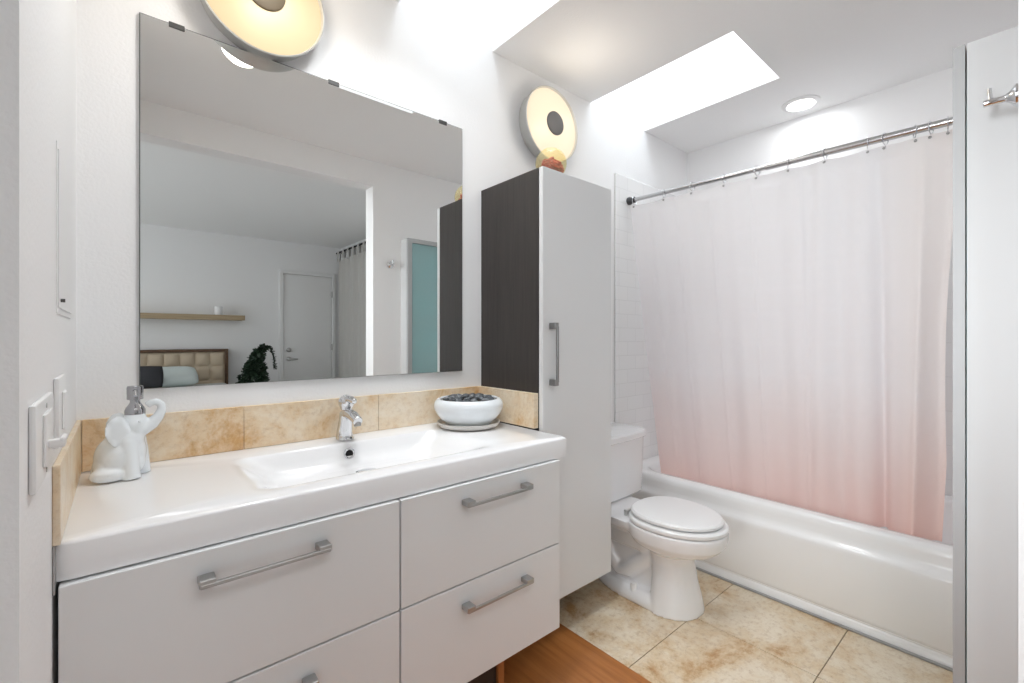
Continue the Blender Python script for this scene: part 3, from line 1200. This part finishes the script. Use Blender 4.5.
# recessed downlight
def downlight(x, y, r, power, spread, label):
    d_ = thing('recessed_light', label, 'ceiling light', (x, y, CEIL))
    k = r / .085
    mb = MB()
    mb.lathe([(.085 * k, CEIL - .0005), (.085 * k, CEIL - .005), (.078 * k, CEIL - .009), (.064 * k, CEIL - .010), (.058 * k, CEIL - .004),
              (.056 * k, CEIL - .0008)], (x, y, 0), 'Z', 48, False, False)
    mb.build('trim_ring', M['trim'], d_, 40)
    mb = MB()
    mb.lathe([(.0575 * k, CEIL - .0008), (.0575 * k, CEIL - .0035)], (x, y, 0), 'Z', 40)
    mb.build('lens', M['lamp_white'], d_)
    l = bpy.data.lights.new('downlight_beam', 'AREA')
    l.shape = 'DISK'
    l.size = 2 * .055 * k
    l.energy = power
    l.spread = spread
    l.color = (.94, .975, 1)
    lo_ = bpy.data.objects.new('downlight_beam', l)
    lo_.location = (x, y, CEIL - .006)
    COL.objects.link(lo_)


downlight(2.643, .80, .085, 0.75, R(180), 'round recessed ceiling light with white trim near the shower rod')
# added fill light on the ceiling over the vanity, out of view
downlight(0.50, .98, .14, 3.3, R(145), 'large round flush ceiling light over the vanity, above the frame')

# ------------------------------------------------------------------ robe hook and shallow glass cabinet by the opening
hk = thing('robe_hook', 'chrome robe hook with an upright peg on the wall by the opening', 'hook', (1.425, YF, 1.594))
mb = MB()
HX, HZ = 1.425, 1.594
mb.lathe([(.024, YF + .0003), (.024, YF + .006), (.011, YF + .016), (.0075, YF + .022), (.0075, YF + .052), (.006, YF + .054)], (HX, 0, HZ), 'Y', 28)
mb.tube([(HX, YF + .043, HZ + .004), (HX, YF + .045, HZ + .030)], .0042, 14)
mb.build('hook_body', M['chrome'], hk)

gcb = thing('display_cabinet', 'shallow white cabinet with an aqua frosted glass door beside the robe hook', 'cabinet', (1.7, 0.08, 0))
KX0, KX1, KZ1 = 1.506, 1.896, 1.776
mb = MB()
t2 = .016
mb.box((KX0, YF + .0005, 0.0), (KX0 + t2, .112, KZ1)).box((KX1 - t2, YF + .0005, 0.0), (KX1, .112, KZ1))
mb.box((KX0 + t2, YF + .0005, KZ1 - t2), (KX1 - t2, .112, KZ1)).box((KX0 + t2, YF + .0005, 0), (KX1 - t2, .112, .06))
mb.box((KX0 + t2, YF + .0005, .06), (KX1 - t2, YF + .006, KZ1 - t2))
mb.build('cabinet_body', M['panel'], gcb)
for z in (.38, .68, .98, 1.24, 1.50):
    mb = MB()
    mb.box((KX0 + t2, YF + .006, z), (KX1 - t2, .106, z + .012))
    mb.build('shelf', M['door_lacquer'], gcb)
mb = MB()
fw_ = .030
a0, a1 = .1150, .1360
mb.box((KX0, a0, 0.0), (KX0 + fw_, a1, KZ1)).box((KX1 - fw_, a0, 0.0), (KX1, a1, KZ1))
mb.box((KX0 + fw_, a0, KZ1 - fw_), (KX1 - fw_, a1, KZ1)).box((KX0 + fw_, a0, 0.0), (KX1 - fw_, a1, .05))
kd = mb.build('door', M['aluminium'], gcb)
mb = MB()
mb.box((KX0 + fw_ - .004, .123, .046), (KX1 - fw_ + .004, .128, KZ1 - fw_ + .004))
mb.build('glass_panel', M['frosted'], kd)
# what shows faintly through the glass
for k, (z, h, c0, c1) in enumerate(((1.512, .10, 1.60, 1.72), (1.252, .14, 1.57, 1.74), (.992, .12, 1.56, 1.80))):
    mb = MB()
    for q_ in range(3):
        mb.box((c0 + .002 * q_, YF + .014, z + .001 + q_ * h / 3), (c1 - .003 * q_, .100, z + (q_ + 1) * h / 3), .012, 2)
    tag(mb.build('folded_towel', M['towel']), ['pale folded towels behind aqua glass on the top shelf', 'pale folded towels behind aqua glass on the second shelf',
                                               'pale folded towels behind aqua glass on the third shelf'][k], 'towel')

# ------------------------------------------------------------------ left wall fittings
pl = thing('switch_plate', 'white wall plate with a jutting toggle nearest the camera', 'switch', (XL, .835, .96))
mb = MB()
mb.box((XL, .748, .905), (XL + .007, .925, 1.008), .003, 2)
mb.build('plate', M['plastic'], pl)
mb = MB()
mb.box((XL + .007, .800, .925), (XL + .010, .875, .99), .001, 1)
mb.build('switch_frame', M['plastic'], pl)
mb = MB()
mb.box((XL + .009, .822, .944), (XL + .026, .836, .955), .003, 2)
mb.box((XL + .020, .822, .950), (XL + .026, .855, .957), .002, 2)
mb.build('toggle', M['plastic'], pl)
for y, z in ((.838, .998), (.838, .915)):
    mb = MB()
    mb.lathe([(.0032, XL + .006), (.0032, XL + .0078)], (0, y, z), 'X', 12)
    mb.build('screw', M['steel'], pl)
p2 = thing('switch_plate', 'narrow white rocker switch plate beside the stone tile on left wall', 'switch', (XL, 1.06, .965))
mb = MB()
mb.box((XL, 1.005, .910), (XL + .007, 1.125, 1.022), .003, 2)
mb.build('plate', M['plastic'], p2)
mb = MB()
mb.box((XL + .006, 1.045, .935), (XL + .0105, 1.085, .997), .002, 1)
mb.build('rocker', M['plastic'], p2)
mc = thing('medicine_cabinet', 'flush white medicine cabinet door set into the left wall', 'cabinet', (XL, 1.18, 1.26))
mb = MB()
mb.box((XL, 1.045, 1.125), (XL + .0015, 1.318, 1.407), .0005, 1)
mb.build('frame', M['wall'], mc)
mb = MB()
mb.box((XL + .0015, 1.055, 1.135), (XL + .0035, 1.308, 1.397), .0008, 1)
mb.build('door', M['trim'], mc)
mb = MB()
mb.lathe([(.003, XL + .003), (.003, XL + .009)], (0, 1.075, 1.148), 'X', 12)
mb.build('catch', M['silver_screw'], mc)

# ------------------------------------------------------------------ wooden box under the vanity
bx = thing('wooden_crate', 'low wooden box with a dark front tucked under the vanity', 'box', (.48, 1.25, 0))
mb = MB()
mb.box((.839, 1.035, 0.001), (.862, 1.45, .155), .001, 1)
mb.build('side_panel', M['wood_box'], bx)
mb = MB()
mb.box((.10, 1.035, 0.001), (.123, 1.45, .155), .001, 1)
mb.build('side_panel', M['wood_box'], bx)
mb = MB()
mb.box((.1235, 1.045, .001), (.8385, 1.44, .150), .001, 1)  # solid dark block stands in for the shaded open inside
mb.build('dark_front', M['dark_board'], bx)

# ------------------------------------------------------------------ bedroom furniture (mirror reflection)
sh = MB()
sh.box((-.75, YB + .0005, 1.330), (1.322, YB + .225, 1.398), .002, 1)
tag(sh.build('floating_shelf', M['oak']), 'thin oak wall shelf above the bed, seen in the mirror', 'shelf')
mb = MB()
cpx, cpy = 1.02, YB + .12
mb.lathe([(.040, 1.399), (.048, 1.402), (.050, 1.43), (.050, 1.515), (.046, 1.515), (.046, 1.43), (.038, 1.41)], (cpx, cpy, 0), 'Z', 32)
tag(mb.build('candle_cup', M['ceramic']), 'white cup standing on the oak shelf in the mirror', 'cup')

bed = thing('bed', 'bed with a tufted beige headboard in a walnut frame, seen in mirror', 'bed', (.25, -3.4, 0))
mb = MB()
hx0, hx1, hz1 = -.62, 1.140, .935
fwid = .038
mb.box((hx0, YB + .03, 0.0), (hx0 + fwid, YB + .11, hz1), .003, 1).box((hx1 - fwid, YB + .03, 0.0), (hx1, YB + .11, hz1), .003, 1)
mb.box((hx0 + fwid, YB + .03, hz1 - fwid), (hx1 - fwid, YB + .11, hz1), .003, 1)
mb.build('headboard_frame', M['walnut'], bed)
mb = MB()
nx, nz_ = 10, 4
wx = (hx1 - hx0 - 2 * fwid)
ca, cb = 80, 32
grid = []
px0, pz0, pz1 = hx0 + fwid, .12, hz1 - fwid
for j in range(cb + 1):
    row = []
    for i in range(ca + 1):
        u, v = i / ca, j / cb
        puff = (abs(math.sin(math.pi * u * nx)) ** .5) * (abs(math.sin(math.pi * v * nz_)) ** .5)
        row.append((px0 + wx * u, YB + .075 + .035 * puff, pz0 + (pz1 - pz0) * v))
    grid.append(row)
mb.loft(grid, False, False, closed=False)
mb.box((px0, YB + .04, pz0), (px0 + wx, YB + .0755, pz1))
mb.build('tufted_panel', M['linen'], bed, 60)
mb = MB()
mb.box((hx0 + .03, YB + .13, .25), (hx1 - .03, YB + 2.1, .475), .05, 3)
mb.build('mattress', M['sheet'], bed)
mb = MB()
mb.box((hx0 + .02, YB + .11, .08), (hx1 - .02, YB + 2.12, .248), .01, 1)
for lx in (hx0 + .06, hx1 - .12):
    for ly in (YB + .2, YB + 2.0):
        mb.box((lx, ly, 0.0), (lx + .06, ly + .06, .09))
mb.build('bed_base', M['walnut'], bed)


def pillow(name, c, sx_, sz_, th_, lean, twist, material, label):
    mb = MB()
    n1, n2 = 20, 14
    for side in (1, -1):
        g_ = []
        for j in range(n2 + 1):
            row = []
            for i in range(n1 + 1):
                u, v = 2 * i / n1 - 1, 2 * j / n2 - 1
                pin = 1 - .06 * (u * u * v * v)
                h = th_ * ((1 - u ** 4) * (1 - v ** 4)) ** .6
                row.append(Vector((u * sx_ / 2 * pin * (1 - .05 * (1 - v * v) * 0), side * h, v * sz_ / 2 * pin)))
            g_.append(row)
        mb.loft(g_, False, False, closed=False)
    bmesh.ops.remove_doubles(mb.bm, verts=list(mb.bm.verts), dist=1e-5)
    mx = Matrix.Translation(Vector(c)) @ Matrix.Rotation(twist, 4, 'Z') @ Matrix.Rotation(lean, 4, 'X')
    bmesh.ops.transform(mb.bm, matrix=mx, verts=list(mb.bm.verts))
    o = mb.build(name, material, None, 80)
    tag(o, label, 'pillow')


pillow('pillow', (.46, YB + .34, .60), .62, .30, .085, .85, -0.08, M['pale_pillow'], 'pale pillow lying against the tufted headboard, reflected in the mirror')
pillow('cushion', (.165, YB + .62, .625), .46, .29, .065, .5, 0.05, M['dark_pillow'], 'charcoal cushion propped in front of the pale pillow in the mirror')

# trailing plant
ptn = thing('potted_plant', 'dark green bushy potted plant with a drooping stem by the bed', 'plant', (1.44, -4.05, 0))
pxx, pyy = 1.42, -4.05
mb = MB()
mb.lathe([(.10, 0.0), (.13, .02), (.16, .30), (.165, .33), (.15, .33), (.14, .30), (.05, .29)], (pxx, pyy, 0), 'Z', 32)
mb.build('pot', M['terracotta'], ptn)
mb = MB()
mb.tube([(pxx, pyy, .29), (pxx + .01, pyy, .6), (pxx + .04, pyy, .85), (pxx + .10, pyy, .97), (pxx + .17, pyy, .95), (pxx + .215, pyy, .85), (pxx + .235, pyy, .68)],
        [.02, .018, .014, .010, .008, .007, .005], 10)
mb.build('stem', M['leaf'], ptn)
mb = MB()
rnd = random.Random(11)


def leaf(p, s):
    mb.ball(p, (s, s * .55, s * .16), 1, Matrix.Rotation(rnd.uniform(0, 6.28), 3, 'Z') @ Matrix.Rotation(rnd.uniform(-1, 1), 3, 'Y') @ Matrix.Rotation(rnd.uniform(-1, 1), 3, 'X'))


for (cx_, cz_, rx_, rz_, nn) in ((-.03, .50, .19, .18, 480), (-.02, .68, .14, .15, 320), (.02, .84, .09, .10, 160), (.08, .94, .06, .05, 50)):
    for k in range(nn):
        d = Vector((rnd.gauss(0, 1), rnd.gauss(0, 1), rnd.gauss(0, 1))).normalized() * rnd.uniform(.6, 1) 
        leaf((pxx + cx_ + d.x * rx_, pyy + d.y * rx_, cz_ + d.z * rz_), .042)
path = [(.10, .97), (.14, .968), (.17, .95), (.195, .91), (.215, .85), (.228, .77), (.235, .70), (.236, .64)]
for (a, z), (a2, z2) in zip(path, path[1:]):
    for k in range(12):
        f = rnd.random()
        leaf((pxx + a + (a2 - a) * f + rnd.uniform(-.018, .018), pyy + rnd.uniform(-.018, .018), z + (z2 - z) * f + rnd.uniform(-.012, .012)), .022)
mb.build('foliage', M['leaf'], ptn, 60)

# tab-top drape on the bedroom side wall
dp = thing('drape', 'grey tab-top drape on a dark rod, seen in the mirror', 'curtain', (2.66, -3.6, 0))
mb = MB()
ny, nzz = 140, 12
DY0, DY1, DZ1 = -4.36, -2.7, 2.325
g_ = []
for j in range(nzz + 1):
    tz = j / nzz
    g_.append([(2.655 + .030 * math.sin(2 * math.pi * (i / ny) * 9.5) * (.6 + .4 * tz) + .01 * math.sin(i * .21), DY0 + (DY1 - DY0) * i / ny, DZ1 - (DZ1 - .03) * tz)
               for i in range(ny + 1)])
mb.loft(g_, False, False, closed=False)
mb.build('cloth', M['drape'], dp, 80)
for k in range(9):
    y = DY0 + .03 + k * (DY1 - DY0 - .06) / 8
    mb = MB()
    pts = [(2.640, DZ1 - .02), (2.634, DZ1 + .06), (2.638, DZ1 + .13), (2.655, DZ1 + .148), (2.672, DZ1 + .13), (2.676, DZ1 + .06), (2.670, DZ1 - .02)]
    mb.loft([[(x, y - .035, z) for x, z in pts], [(x, y + .035, z) for x, z in pts]], False, False, closed=False)
    mb.build('tab', M['drape'], dp, 60)
dro = thing('drape_rod', 'dark rod near the bedroom ceiling holding the grey drape', 'rod', (2.655, -3.5, DZ1 + .125))
mb = MB()
mb.tube([(2.655, DY0 - .08, DZ1 + .125), (2.655, DY1 + .08, DZ1 + .125)], .0135, 12)
mb.build('rod_tube', M['dark'], dro)
for y in (DY0 - .02, DY1 + .05):
    mb = MB()
    mb.box((2.655, y - .008, DZ1 + .115), (2.7395, y + .008, DZ1 + .135), .002, 1)
    mb.build('bracket', M['dark'], dro)
